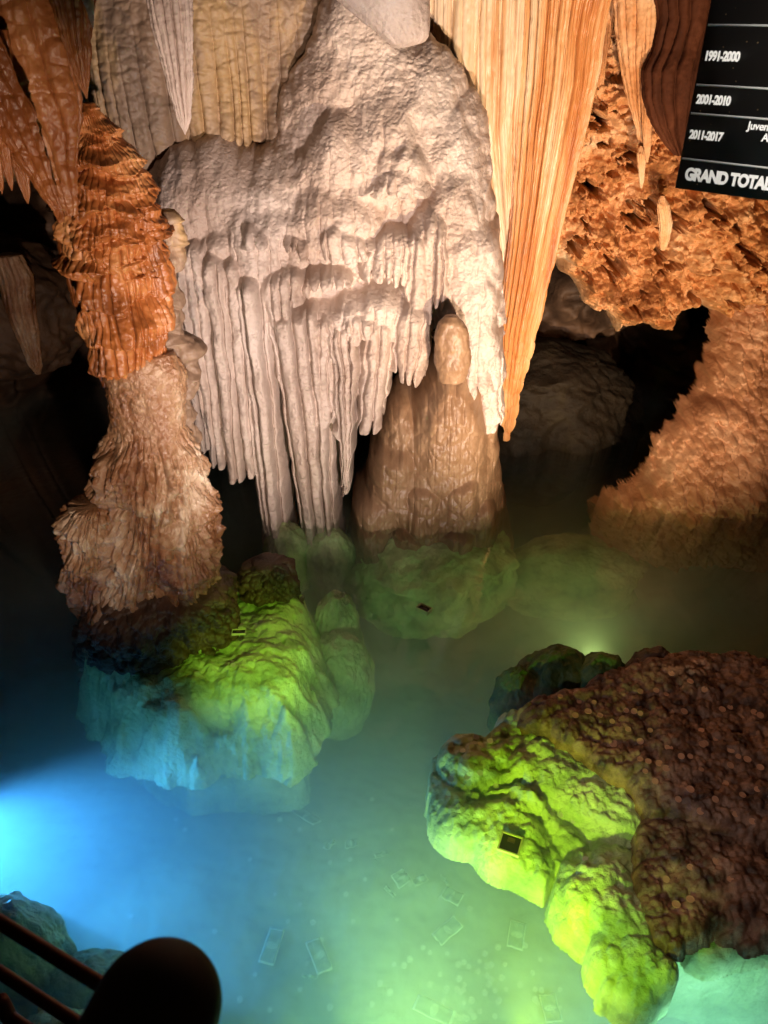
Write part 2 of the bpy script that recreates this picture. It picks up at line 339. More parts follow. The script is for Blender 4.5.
# ---- main flowstone -----------------------------------------------------------
class Relief:
    def __init__(self, x0, x1, z0, z1, nx, nz, Y):
        self.X, self.Z = np.meshgrid(np.linspace(x0, x1, nx), np.linspace(z0, z1, nz)); self.H = np.zeros_like(self.X); self.Y = Y; self.n = (nz, nx)
    def drape(self, cx, yt, yb, wt, wb, A, cap=0.15, flute=0.03, freq=16, seed=1, xb=None, p=2.6, hem=0.04, under=0.03, k=0.014, edge=.18, rag=.03):
        FX, FZ, H, FY = self.X, self.Z, self.H, self.Y
        a = at_y(cx, yt, FY-A*0.5); b = at_y(cx if xb is None else xb, yb, FY-A)
        Wt = wt*((FY-A)*CP+(CAMZ-a[2])*SP)/FPX; Wb = wb*((FY-A)*CP+(CAMZ-b[2])*SP)/FPX
        t = np.clip((a[2]-FZ)/(a[2]-b[2]), 0, 1.2)
        W = Wt+(Wb-Wt)*t; Xc = a[0]+(b[0]-a[0])*t
        u = (FX-Xc)/W
        msk = (np.abs(u) < 1) & (FZ < a[2]+0.05) & (FZ > b[2]-0.14)
        if not msk.any(): return
        x_ = FX[msk]; z_ = FZ[msk]; u = u[msk]; W = W[msk]
        u = np.clip(u+rag/W*fbm(x_*8, z_*6, x_*0+seed, 3)*(.3+np.abs(u)), -1, 1)
        r, idv = ribs(u*Wt*freq + 7.3*seed, z_, seed)
        top = a[2]-0.7*np.abs(u)**2.2*cap - 0.04*fbm(x_*6, z_*2, x_*0+seed, 3)
        d = (top-z_)/cap
        capv = np.sqrt(np.clip(1-(1-np.clip(d, 0, 1))**2, 0, 1))
        side = np.clip(1-np.abs(u)**p, 0, 1)**(1/p)
        hb = b[2]+(idv-0.3)*hem+hem*0.6*(1-r)
        fall = sstep(0, under, z_-hb)
        fl = flute*(r*(.7+.6*idv)-0.75)*sstep(0.25, 1.1, d)
        h = A*capv*(edge+(1-edge)*side)+fl*side + 0.014*fbm(x_*9, z_*7, x_*0+seed*2, 3)*capv
        h = h*np.clip(side*5, 0, 1)*fall
        h = np.where(d > 0, h, 0)
        H[msk] = smax(H[msk], h, k)
    def build(self, name, mat, cut=.03, par=None):
        V = np.stack([self.X, self.Y-self.H, self.Z], -1).reshape(-1, 3); F = grid_faces(*self.n)
        k = (self.H > cut).ravel(); V, F = compact(V, F, k[F].all(1))
        o = mesh_from(name, V, F, mat)
        if par: keepw(o, par)
        return o
R_ = Relief(-1.60, 0.95, -0.30, 2.62, 840, 960, 4.12)
D_ = R_.drape
# upper crest and shoulders
D_(362, -70, 330, 56, 130, .26, .9, .015, 8, 3, p=3, k=.028)
D_(405, 25, 330, 86, 96, .32, .50, .012, 10, 4, p=2.4, k=.028)
D_(385, 65, 260, 58, 70, .38, .35, .02, 12, 5, k=.03)
D_(445, 88, 340, 44, 54, .38, .4, .012, 12, 6, xb=458, k=.025)
D_(345, 95, 215, 52, 70, .42, .28, .015, 14, 7, k=.028)
D_(402, 122, 190, 34, 44, .44, .14, .02, 16, 8, k=.025)
D_(398, 150, 205, 46, 56, .47, .14, .02, 16, 9, k=.03)
D_(450, 150, 300, 40, 46, .46, .25, .012, 14, 36, k=.025)
# broad central dome
D_(300, 138, 340, 148, 150, .42, .42, .012, 12, 10, p=3, k=.028)
D_(208, 138, 260, 98, 78, .38, .34, .010, 12, 11, p=3, k=.025)
D_(330, 160, 275, 76, 80, .49, .24, .02, 14, 12, k=.025)
D_(262, 185, 310, 50, 50, .49, .22, .02, 14, 13, k=.025)
# stepped tiers with drips
D_(345, 205, 272, 50, 50, .545, .12, .05, 20, 14, hem=.10)
D_(388, 212, 290, 36, 36, .55, .12, .05, 20, 15, hem=.10)
D_(298, 212, 264, 34, 34, .535, .12, .05, 20, 16, hem=.09)
D_(258, 205, 262, 26, 26, .53, .12, .04, 20, 37, hem=.07)
D_(430, 185, 330, 32, 24, .53, .20, .06, 18, 17, hem=.15)
D_(415, 205, 345, 22, 16, .545, .12, .05, 18, 27, hem=.15)
D_(466, 195, 345, 42, 42, .50, .22, .015, 12, 18, k=.03)
D_(474, 238, 400, 34, 28, .52, .16, .03, 14, 19, hem=.12)
D_(488, 320, 440, 22, 18, .46, .10, .04, 18, 28, hem=.1)
# left fluted curtain
D_(214, 216, 400, 62, 46, .44, .12, .08, 13, 20, xb=222, hem=.13, p=4)
D_(180, 232, 458, 18, 13, .49, .10, .05, 17, 38, xb=203, hem=.05, p=3, rag=.01)
D_(200, 228, 474, 18, 11, .50, .10, .05, 17, 39, xb=218, hem=.05, p=3, rag=.01)
D_(220, 234, 490, 18, 11, .52, .10, .05, 15, 21, xb=237, hem=.04, p=3, rag=.01)
D_(238, 238, 484, 16, 9, .52, .10, .05, 16, 22, xb=252, hem=.04, p=3, rag=.01)
D_(253, 250, 560, 22, 18, .56, .10, .085, 13, 23, xb=276, hem=.01, p=3, rag=.01)
# middle curtains
D_(285, 246, 330, 32, 30, .575, .10, .04, 18, 24, hem=.12)
D_(300, 284, 570, 36, 20, .58, .09, .085, 14, 25, xb=323, hem=.01, p=3.5, rag=.01)
D_(325, 248, 302, 40, 46, .57, .10, .045, 22, 31, hem=.08)
D_(368, 265, 348, 70, 74, .585, .18, .02, 14, 26, p=3, k=.03)
D_(345, 296, 500, 30, 4, .60, .08, .08, 15, 30, xb=347, hem=.0)
D_(325, 298, 430, 22, 18, .595, .08, .05, 20, 32, hem=.15)
D_(382, 300, 440, 28, 16, .61, .08, .05, 20, 33, xb=368, hem=.15)
D_(412, 282, 395, 32, 22, .62, .14, .04, 18, 34, xb=405, hem=.12)
D_(360, 286, 352, 40, 38, .605, .08, .045, 22, 35, hem=.1)
FX, FZ, H = R_.X, R_.Z, R_.H
# surface relief
mH = H > 0.004
wr = np.zeros_like(H); x_, z_ = FX[mH], FZ[mH]
f1, f2, idv = worley2(x_*16+0.6*fbm(x_*6, z_*6, x_*0, 3), z_*26+0.8*fbm(x_*5, z_*5, x_*0+4, 3), 3)
f3, f4, _ = worley2(x_*34+0.8*fbm(x_*9, z_*9, x_*0, 3), z_*44+fbm(x_*9, z_*9, x_*0+4, 3), 8)
wr[mH] = 0.008*np.clip(f2-f1, 0, .5)*(.5+fbm(x_*3, z_*3, x_*0+9, 2)) + .006*np.clip(f4-f3, 0, .5) + 0.008*fbm(x_*20, z_*15, x_*0, 4) + 0.018*fbm(x_*4, z_*5, x_*0+2, 3)
H = H+wr
R_.H = H; fs = R_.build('flowstone_mass', M['pale'])
tag(fs, 'large pale pinkish flowstone mass with stepped domes and fluted stone curtains above the pool', 'flowstone')

# back plate of fluted flowstone, top left, ending in a scalloped hem
BY = 4.28
bxg = np.linspace(-1.9, 0.12, 620); bzg = np.linspace(1.15, 3.2, 620); BX, BZ = np.meshgrid(bxg, bzg)
r, idv = ribs(BX*15, BZ*0.5, 41); rl, idl = ribs(BX*2.2+3, BZ*0.3, 43)
zb = np.interp(BX[0], [at_y(p, q, BY-.3)[0] for p, q in ((90, 175), (150, 163), (200, 145), (225, 140), (262, 145), (300, 138), (340, 130))],
               [at_y(p, q, BY-.3)[2] for p, q in ((90, 175), (150, 163), (200, 145), (225, 140), (262, 145), (300, 138), (340, 130))])[None, :]
hem = zb - 0.06*r*idv - 0.03
dd = BZ-hem
BH = 0.14+0.10*fbm(BX*1.5, BZ*1.2, BX*0, 3)+0.05*rl*sstep(.9, .1, dd)+0.035*r*sstep(.8, .1, dd)+0.008*fbm(BX*14, BZ*18, BX*0, 3)+0.10*sstep(0.0, .5, dd)*0+0.07
f1, f2, _ = worley2(BX*14, BZ*22, 5); BH = BH+0.012*np.clip(f2-f1, 0, .5)
BH = BH*sstep(0, 0.05, dd)
V = np.stack([BX, BY-BH, BZ], -1).reshape(-1, 3); F = grid_faces(620, 620); k = (dd > -0.02).ravel(); V, F = compact(V, F, k[F].all(1))
tag(mesh_from('flowstone_wall', V, F, M['grey']), 'grey brown fluted flowstone wall with scalloped lower edge behind the thin stalactite', 'flowstone')

# ---- stalagmite mound with knob -----------------------------------------------
mt = empty('stalagmite_mound', (0.24, 3.75, -0.2), 'tan rounded stalagmite mound with a smooth knob on top, standing in green water', 'stalagmite')
Q = Relief(-.35, 1.05, -.35, 1.25, 560, 640, 4.05); E_ = Q.drape
E_(454, 338, 660, 26, 108, .52, .30, .01, 8, 51, xb=430, p=2.4, k=.05, rag=.012, edge=.05)
E_(454, 356, 660, 30, 92, .55, .25, .015, 8, 52, xb=434, p=2.4, k=.05, rag=.01, edge=.05)
E_(408, 385, 660, 26, 66, .42, .25, .02, 9, 53, xb=400, k=.05, rag=.012)
E_(396, 425, 540, 24, 40, 0.520, .14, .012, 9, 54, k=.04, rag=.01)
E_(376, 475, 660, 22, 44, 0.540, .12, .012, 9, 55, k=.04, rag=.01)
E_(436, 382, 500, 16, 26, 0.540, .10, .006, 9, 56, k=.03, rag=.006)
E_(453, 423, 456, 19, 22, 0.585, .07, .003, 9, 57, k=.014, rag=.004, under=.05)
E_(424, 455, 560, 25, 30, 0.585, .09, .008, 9, 58, k=.016, rag=.006, under=.05)
E_(460, 452, 530, 22, 28, 0.595, .09, .006, 9, 59, k=.016, rag=.006, under=.05)
E_(478, 478, 660, 18, 30, 0.540, .08, .008, 9, 60, k=.03, rag=.006, under=.05)
E_(410, 503, 660, 24, 34, 0.605, .07, .01, 9, 61, k=.02, rag=.006)
E_(455, 503, 660, 26, 36, 0.605, .07, .01, 9, 62, k=.02, rag=.006)
E_(374, 500, 660, 22, 30, 0.580, .07, .01, 9, 63, k=.02, rag=.006)
E_(484, 375, 660, 12, 36, .36, .2, .03, 9, 64, k=.04, xb=480)
mm = Q.H > .004; x_, z_ = Q.X[mm], Q.Z[mm]
f1, f2, _ = worley2(x_*14+.5*fbm(x_*5, z_*5, x_*0, 2), z_*9, 9)
rq, _ = ribs(x_*26, z_, 5)
Q.H[mm] += .006*(rq-.5)+.020*np.clip(f2-f1, 0, .45)+.005*fbm(x_*25, z_*18, x_*0, 3)+.008*fbm(x_*8, z_*8, x_*0, 3)
Q.build('body', M['mound'], par=mt)
pillar('knob', [(316, 446, 456), (320, 440, 463), (328, 436, 468), (340, 434, 470), (352, 435, 470), (362, 434, 471), (380, 438, 466)], 3.46, .8, lambda X, Y, Z, T, v, A: 0.008*fbm(X*9, Y*9, Z*9, 3)+.004*fbm(X*30, Y*30, Z*20, 3), M['mound'], 120, 80, par=mt)

# submerged flared feet lit green
def foot(name, cx, cy_, rx, ry, zt, zb_, label, seed=0, mat='wet', n=120):
    """rounded submerged boulder: heightless closed body"""
    th = np.linspace(0, 2*np.pi, n*2, endpoint=False); ph = np.linspace(0.02, np.pi-0.02, n)
    T, P_ = np.meshgrid(th, ph)
    ux, uy, uz = np.cos(T)*np.sin(P_), np.sin(T)*np.sin(P_), np.cos(P_)
    sz = (zt-zb_)/2
    d = 1+0.16*fbm(ux*2+seed, uy*2, uz*2, 4)+0.05*pop(ux*5+seed, uy*5, uz*5)
    X = cx+rx*ux*d; Y = cy_+ry*uy*d; Z = (zt+zb_)/2+sz*np.sign(uz)*np.abs(uz)**.8*(1+.06*fbm(ux*3+seed, uy*3, uz*3, 3))
    Z = np.minimum(Z, zt+.03)
    o = mesh_from(name, np.stack([X, Y, Z], -1).reshape(-1, 3), grid_faces(n, n*2, True), M[mat])
    return tag(o, label, 'rock')
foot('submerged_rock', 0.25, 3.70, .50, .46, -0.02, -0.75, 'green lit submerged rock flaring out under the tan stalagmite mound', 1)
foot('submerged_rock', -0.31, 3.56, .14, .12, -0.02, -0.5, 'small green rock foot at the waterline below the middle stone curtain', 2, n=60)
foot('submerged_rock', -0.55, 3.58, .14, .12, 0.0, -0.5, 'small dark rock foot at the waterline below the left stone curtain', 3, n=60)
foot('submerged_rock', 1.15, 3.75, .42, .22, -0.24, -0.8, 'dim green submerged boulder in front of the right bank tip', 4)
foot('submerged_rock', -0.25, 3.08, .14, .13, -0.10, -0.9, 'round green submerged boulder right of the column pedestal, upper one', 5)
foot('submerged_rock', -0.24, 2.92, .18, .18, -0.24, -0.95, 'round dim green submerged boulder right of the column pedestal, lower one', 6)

# ---- orange drapery column -----------------------------------------------------
def d_drape(X, Y, Z, T, v, A):
    r, idv = ribs(T*4.2+.15*perlin(T*2, Z*1.0, T*0), Z*.5, 61); r2, i2 = ribs(T*13, Z*.5, 63)
    return np.minimum(A/.2, 1)*(0.040*(r-.6)+0.012*(r2-.5)) + 0.012*fbm(X*6, Y*6, Z*2, 3)+0.004*fbm(X*30, Y*30, Z*12, 3)+.02*sstep(1.1, .6, Z)*pop(X*16, Y*16, Z*10)
tag(pillar('drapery', [(-60, 518, 625), (-20, 520, 612), (10, 522, 604), (40, 522, 598), (80, 520, 594), (130, 516, 583), (200, 513, 566), (270, 506, 549), (330, 498, 535), (380, 498, 522), (420, 502, 514), (440, 505, 510)],
       4.30, .6, d_drape, M['orange'], 700, 700, pw=2.2), 'tall tapering orange drapery with bright vertical folds, ending in a point above the water', 'drapery')
tag(pillar('drapery', [(-60, 392, 545), (0, 398, 540), (60, 400, 536), (120, 410, 530), (180, 440, 524), (240, 470, 520), (300, 488, 516), (350, 495, 512)],
       4.38, .45, d_drape, M['cream'], 700, 500, pw=2.6), 'cream coloured folded drapery between the pale crest and the tall orange drapery', 'drapery')

# ---- stalactites ---------------------------------------------------------------
def stal(label, rows, Y0, mat, ratio=.8, par=None, name='stalactite', n=120, fl=.5, group=None):
    def dsp(X, Y, Z, T, v, A):
        r, idv = ribs(T*2.4, Z*1.5, int(abs(rows[0][1])) % 97)
        return np.minimum(A, .05)*fl*(r-.6)+0.006*fbm(X*12, Y*12, Z*6, 3)*np.minimum(A/.03, 1)+0.003*fbm(X*40, Y*40, Z*40, 2)*np.minimum(A/.03, 1)
    o = pillar(name, rows, Y0, ratio, dsp, mat, n, 220, par=par)
    if par is None: tag(o, label, 'stalactite', group)
    return o
stal('slender pinkish stalactite hanging in front of the grey fluted wall', [(-60, 136, 196), (0, 150, 189), (30, 156, 190), (60, 163, 191), (90, 170, 191), (110, 176, 191), (122, 179, 190), (130, 183, 187), (134, 184.6, 185.6)], 3.1, M['pale'])
stal('fat pale rounded stalactite bulb above the crest of the flowstone mass', [(-80, 300, 425), (-30, 312, 428), (0, 336, 430), (12, 352, 430), (25, 366, 430), (36, 380, 429), (43, 388, 424), (47, 396, 406)], 3.35, M['pale'], ratio=.7, fl=.08)
stal('broad orange pointed stalactite hanging just above the tip of the column', [(-40, 38, 92), (0, 53, 93), (20, 58, 92), (40, 63, 90), (60, 70, 90), (80, 77, 89), (92, 83, 88), (98, 86, 87)], 2.35, M['rust'], ratio=.7, fl=.3)
stal('small pale pointed stalactite at the top beside the broad orange one', [(-20, 80, 93), (0, 83, 93), (10, 87, 94), (20, 90, 94), (27, 92.5, 93.4)], 2.3, M['pale'], n=60)
for i, (tip, xt, wd, yt, Yc, lab) in enumerate(((193, 2, 7, 110, 2.3, 'short rust stalactite, leftmost of the dark left cluster'), (190, 12, 7, 120, 2.35, 'short thin rust stalactite, second from the left in the dark left cluster'),
        (203, 28, 9, 90, 2.45, 'long brown stalactite, third from the left in the dark left cluster'), (198, 44, 7, 110, 2.6, 'dim brown stalactite, rightmost of the dark left cluster'))):
    s = .22
    q = [(p, xt-(tip-p)*s-wd*f, xt-(tip-p)*s+wd*f) for p, f in ((yt-60, 1.6), (yt, 1.2), ((yt+tip)/2, .9), (tip-18, .6), (tip-6, .35), (tip, .06))]
    stal(lab, q, Yc, M['rustdark'], n=60)
stal('dim brown stalactite hanging in the dark hollow left of the column', [(255, -5, 20), (276, 0, 32), (290, 3, 33), (310, 8, 34), (340, 20, 38), (365, 30, 41), (374, 36, 40)], 4.0, M['brown'], n=70)
stal('thin orange stalactite hanging right beside the drapery column', [(-20, 588, 618), (20, 592, 612), (60, 594, 606), (85, 596, 603), (105, 597.5, 600)], 4.42, M['cave'], n=60)
stal('lit orange stalactite with a fringed lower edge left of the black sign', [(-40, 612, 690), (10, 616, 686), (60, 622, 668), (90, 627, 660), (110, 633, 652), (130, 637, 648), (150, 640, 647), (160, 642, 645)], 4.25, M['cave'], n=200, fl=.7)
stal('thin orange stalactite tip just right of the fringed one', [(-40, 636, 680), (60, 640, 664), (100, 642, 656), (130, 643, 651), (150, 645, 650), (162, 646, 648)], 4.17, M['cave'], n=60)
stal('small orange stalactite hanging under the fringed one', [(146, 640, 642), (154, 637, 646), (165, 638, 645), (180, 639, 644), (188, 640.5, 642)], 4.2, M['cave'], n=50)
stal('dark brown mass standing in for a cast shadow at the left edge of the black sign', [(-40, 650, 735), (20, 660, 722), (50, 655, 712), (70, 644, 708), (100, 646, 702), (125, 654, 697), (145, 668, 692), (155, 676, 688)], 4.1, M['shade'], n=160, fl=.7)  # solid dark shape modelled in place of a shadow on the wall
stal('small orange stalactite in the middle of the rough orange wall', [(196, 661, 664), (205, 657, 668), (225, 660, 671), (240, 660, 668), (250, 661, 665)], 4.2, M['cave'], n=50)

# ---- orange curtain, upper left --------------------------------------------------
def d_curt(X, Y, Z, T, v, A):
    r, idv = ribs(T*1.5, Z*.8, 71); f1, f2, _ = worley3(X*14, Y*14, Z*20)
    return np.minimum(A/.15, 1)*(0.018*(r-.6))+0.010*np.clip(f2-f1, 0, .5)+0.012*fbm(X*7, Y*7, Z*4, 4)+0.003*fbm(X*40, Y*40, Z*30, 2)
tag(pillar('stone_curtain', [(-60, -90, 46), (0, -60, 53), (40, -45, 64), (80, -30, 73), (110, 0, 79), (135, 22, 79), (160, 38, 74), (190, 52, 76), (205, 60, 76), (215, 66, 74)], 2.55, .35, d_curt, M['rustdark'], 500, 500), 'broad rust orange stone curtain hanging at the top left corner', 'curtain')
tag(pillar('stone_curtain', [(20, -80, -10), (50, -60, 6), (80, -45, 20), (105, -25, 32), (130, 0, 38), (160, 18, 47), (190, 38, 55), (210, 52, 62), (222, 59, 63)], 2.35, .22, d_curt, M['rustdark'], 300, 400), 'narrow slanting orange stone curtain with a bright edge at the left side', 'curtain')

# ---- left column -----------------------------------------------------------------
LC = 2.78
colm = empty('cave_column', (-0.95, LC, 0.0), 'tall tiered column, orange above and wrinkled brown below, standing on the dark crusted rock', 'column')
def tiers(Z, X, Y, per, amp, seed):
    c1, c2, ci = worley2(X*13+seed, Z*6+Y*2, seed); q = (Z+0.05*fbm(X*6+seed, Y*6, Z*2, 3)+.045*ci)/per; idx = np.floor(q); f = q-idx
    return amp*(0.4+.6*RV[(idx.astype(int)*7+seed) & 255, 0])*(1-f)**1.0*sstep(0, .12, f)
def d_up(X, Y, Z, T, v, A):
    r, idv = ribs(T*6, Z*3, 81); return (tiers(Z, X, Y, .11, .04, 3)+tiers(Z, X, Y, .05, .014, 9)+0.012*(r-.6)+0.05*(.5-np.abs(perlin(X*9, Y*9, Z*12)))+0.03*fbm(X*10, Y*10, Z*10, 4)+.004*fbm(X*40, Y*40, Z*40, 2))*np.minimum(A/.05, 1)
pillar('upper_tier', [(103, 86, 91), (112, 82, 98), (130, 78, 112), (150, 74, 124), (175, 74, 136), (205, 72, 146), (240, 70, 154), (262, 74, 155), (272, 84, 150), (280, 90, 140)], LC, .8, d_up, M['rust'], 320, 360, par=colm)
def d_mid(X, Y, Z, T, v, A):
    r, idv = ribs(T*5, Z*2.5, 83, .9); return 0.025*(r-.6)+0.04*(.5-np.abs(perlin(X*9, Y*9, Z*5)))+0.03*fbm(X*8, Y*8, Z*5, 4)+tiers(Z, X, Y, .13, .03, 5)+.004*fbm(X*40, Y*40, Z*40, 2)
pillar('middle_tier', [(225, 82, 145), (255, 78, 152), (275, 80, 158), (310, 88, 160), (345, 98, 162), (365, 104, 160), (376, 112, 150)], LC, .8, d_mid, M['rust'], 300, 320, par=colm)
pillar('side_strip', [(205, 58, 68), (240, 60, 76), (280, 68, 86), (320, 80, 100), (360, 94, 110), (385, 102, 112)], LC, 1.2, d_curt, M['rustdark'], 120, 240, par=colm)
def d_low(X, Y, Z, T, v, A):
    r, idv = ribs(T*6, Z*2, 85, 1.0); wx = .5*fbm(X*7, Y*7, Z*7, 3)
    f1, f2, i3 = worley3(X*20+wx, Y*20+wx, Z*11); g1, g2, _ = worley3(X*42+wx, Y*42, Z*26)
    k = sstep(1.05, .85, Z)
    return 0.07*(.4-np.abs(perlin(X*6, Y*6, Z*4+3)))*k+.04*(.4-np.abs(perlin(X*13, Y*13, Z*8)))*k+0.022*(r-.6)*k+(0.035*np.clip(f2-f1, 0, .5)-.008)*k+.014*np.clip(g2-g1, 0, .5)*k+0.05*fbm(X*5, Y*5, Z*4, 5)*(.3+.7*k)+.006*fbm(X*35, Y*35, Z*35, 3)
pillar('lower_shaft', [(352, 120, 172), (360, 108, 180), (372, 104, 186), (400, 110, 186), (430, 112, 184), (455, 104, 198), (480, 102, 204), (510, 102, 204), (540, 90, 206), (570, 80, 208), (600, 84, 210), (630, 90, 212), (660, 92, 205), (700, 95, 205)], LC, .75, d_low, M['brown'], 460, 520, par=colm)
pillar('side_bulge', [(502, 84, 112), (508, 74, 118), (520, 70, 120), (545, 70, 125), (575, 68, 125), (600, 76, 130), (625, 84, 135), (650, 92, 140)], LC-.06, .8, d_low, M['brown'], 220, 260, par=colm)
def d_side(X, Y, Z, T, v, A): return 0.03*fbm(X*9, Y*9, Z*9, 3)+tiers(Z, X, Y, .10, .035, 12)+.004*fbm(X*40, Y*40, Z*40, 2)
pillar('pale_side_flow', [(210, 164, 167), (214, 160, 172), (220, 155, 178), (230, 152, 182), (250, 154, 181), (275, 156, 176), (300, 158, 178), (330, 160, 184), (345, 160, 194), (375, 168, 196), (400, 172, 190), (430, 176, 196), (450, 182, 196), (458, 186, 193)], LC+.10, .9, d_side, M['grey'], 180, 300, par=colm)

# ---- pedestal rock under the column ------------------------------------------------
def ppoly(pts, z): return [tuple(at_z(a, b, z)[:2]) for a, b in pts]
def dome(X, Y, px, py, rpx, zt, ht=None, asp=1.0, z_at=0.0):
    c = at_z(px, py, zt); sl = (CAMZ-zt)/(-ray(px, py)[2]); R = rpx*sl/FPX
    ht = ht or R
    q = ((X-c[0])**2+((Y-c[1])*asp)**2)/R**2
    return np.where(q < 1, zt-ht+ht*np.sqrt(np.clip(1-q, 0, 1)), -3)
def plateau(X, Y, poly, zp, zt, rnd, drop, warp=.02, seed=0, slope=14.0):
    s = poly_sdf(X+warp*fbm(X*6, Y*6, X*0+seed, 3), Y+warp*fbm(X*6, Y*6, X*0+seed+7, 3), ppoly(poly, zp))
    t = np.clip((s+rnd)/rnd, 0, 1)
    return zt-drop*(1-np.sqrt(1-.92*t*t))-np.clip(s, 0, 9)*slope
def hfield(name, x0, x1, y0, y1, step, fn, mat, cut=-.9, par=None):
    x = np.arange(x0, x1, step); y = np.arange(y0, y1, step); X, Y = np.meshgrid(x, y); Z = fn(X, Y); k = (Z > cut).ravel(); Z = np.maximum(Z, cut)
    V = np.stack([X, Y, Z], -1).reshape(-1, 3); F = grid_faces(len(y), len(x))
    V, F = compact(V, F, k[F].any(1))
    o = mesh_from(name, V, F, mat)
    if par: keepw(o, par)
    return o
def f_ped(X, Y):
    z = plateau(X, Y, [(88, 655), (120, 696), (180, 706), (235, 692), (285, 700), (308, 640), (298, 585), (262, 575), (215, 590), (120, 620)], -.05, -.03, .24, .12, .05, 1, 2.6)
    z = smax(z, plateau(X, Y, [(120, 700), (180, 742), (260, 738), (305, 705), (300, 660), (150, 680)], -.25, -.22, .16, .10, .05, 3, 2.6), .03)
    z = smax(z, plateau(X, Y, [(120, 735), (160, 772), (230, 770), (270, 740)], -.45, -.42, .12, .10, .06, 4, 3), .04)
    z = z+.022*bulbs(X*9, Y*9, 3)+.012*bulbs(X*24, Y*24, 4)+.03*fbm(X*3, Y*3, X*0, 3)+.012*fbm(X*9, Y*14, X*0, 3)
    return z
pdr = empty('pedestal_rock', (-.9, 2.7, -.8), 'green lit stepped underwater rock carrying the tiered column', 'rock')
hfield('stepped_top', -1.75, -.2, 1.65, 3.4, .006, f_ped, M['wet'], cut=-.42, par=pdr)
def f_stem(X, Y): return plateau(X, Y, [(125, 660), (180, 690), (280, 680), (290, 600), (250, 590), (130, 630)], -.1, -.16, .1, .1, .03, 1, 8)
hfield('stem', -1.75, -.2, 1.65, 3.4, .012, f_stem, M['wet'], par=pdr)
def d_pop(X, Y, Z, T, v, A): return .035*pop(X*20, Y*20, Z*20, .75)+.018*pop(X*40+3, Y*40, Z*40, .75)+.05*fbm(X*4, Y*4, Z*4, 3)-.01
tag(pillar('crusted_rock', [(575, 110, 200), (585, 96, 222), (600, 90, 232), (620, 86, 236), (645, 90, 232), (662, 100, 215), (675, 112, 200), (700, 112, 200)], LC-.02, .85, d_pop, M['collar'], 520, 260), 'dark knobbly popcorn crust ringing the foot of the tiered column', 'rock')
tag(pillar('crusted_rock', [(562, 262, 284), (567, 250, 292), (578, 245, 297), (600, 246, 294), (640, 250, 290)], 3.0, .8, d_pop, M['collar'], 260, 160), 'small dark knobbly rock top poking out right of the tiered column', 'rock')

# ---- coin island, right foreground --------------------------------------------------
TOPP = [(520, 704), (545, 690), (575, 688), (610, 672), (640, 655), (700, 652), (780, 655), (900, 680), (900, 850), (768, 838), (720, 828), (690, 812), (655, 805), (640, 785), (600, 755), (560, 735), (530, 718)]
LOWP = [(640, 800), (655, 810), (900, 830), (900, 950), (768, 922), (720, 924), (690, 940), (665, 950), (640, 900), (636, 870), (650, 850)]
SHELF = [(505, 712), (490, 735), (455, 738), (432, 760), (429, 790), (450, 822), (500, 856), (545, 882), (560, 860), (620, 880), (660, 860), (660, 780), (560, 720)]
TOE = [(560, 860), (556, 890), (575, 920), (600, 945), (608, 980), (640, 998), (668, 978), (680, 945), (660, 900), (650, 850), (600, 840)]
def isl_base(X, Y):
    z = plateau(X, Y, SHELF, -.10, -.03, .42, .12, .02, 11)
    z = smax(z, plateau(X, Y, [(512, 706), (488, 732), (505, 762), (560, 800), (640, 830), (668, 790), (600, 745), (540, 712)], 0, .005, .16, .05, .02, 12, 2.5), .03)
    z = smax(z, plateau(X, Y, TOE, -.06, .0, .25, .12, .02, 13), .03)
    for (a, b, r_, zt, ht) in ((472, 752, 34, .0, .07), (505, 745, 22, .0, .05), (540, 742, 20, .02, .05), (524, 760, 16, .01, .04), (530, 790, 20, -.01, .04), (585, 800, 18, -.01, .04), (562, 772, 18, .01, .04), (465, 800, 36, -.06, .09), (510, 830, 36, -.08, .08),
                           (600, 870, 22, .01, .05), (585, 890, 20, -.01, .05), (615, 905, 24, .01, .06), (640, 975, 28, -.05, .10), (620, 945, 28, -.03, .08), (660, 960, 22, -.01, .08), (580, 905, 24, -.08, .1)):
        z = smax(z, dome(X, Y, a, b, r_, zt, ht), .02)
    tr_ = np.abs(poly_sdf(X+.015*fbm(X*8, Y*8, X*0, 2), Y, ppoly([(440, 768), (470, 788), (520, 785), (560, 812), (590, 840), (588, 870), (570, 850), (545, 820), (510, 796), (470, 797)], -.05)))
    z = z-.03*np.exp(-(tr_/.022)**2)*(z > -.3)
    z = smax(z, plateau(X, Y, [(680, 890), (695, 948), (760, 950), (900, 960), (900, 880)], -.10, -.10, .08, .08, .03, 14), .03)
    return z+.013*bulbs(X*14, Y*14, 13)+.012*bulbs(X*30, Y*30, 14)+.014*fbm(X*3.5, Y*3.5, X*0, 3)+.006*fbm(X*30, Y*30, X*0, 2)
isl = empty('coin_island', (1.05, 1.75, -0.3), 'long rock island at right foreground, lime green at the water, brown crusted on top', 'rock')
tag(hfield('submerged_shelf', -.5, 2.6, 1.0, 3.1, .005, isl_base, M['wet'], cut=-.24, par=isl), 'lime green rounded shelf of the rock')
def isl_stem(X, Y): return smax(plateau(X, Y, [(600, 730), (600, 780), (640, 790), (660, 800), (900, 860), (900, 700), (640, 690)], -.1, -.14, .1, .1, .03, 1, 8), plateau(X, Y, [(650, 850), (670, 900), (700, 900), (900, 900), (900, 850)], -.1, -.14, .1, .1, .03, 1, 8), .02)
hfield('stem', .1, 2.6, 1.0, 3.1, .012, isl_stem, M['wet'], par=isl)
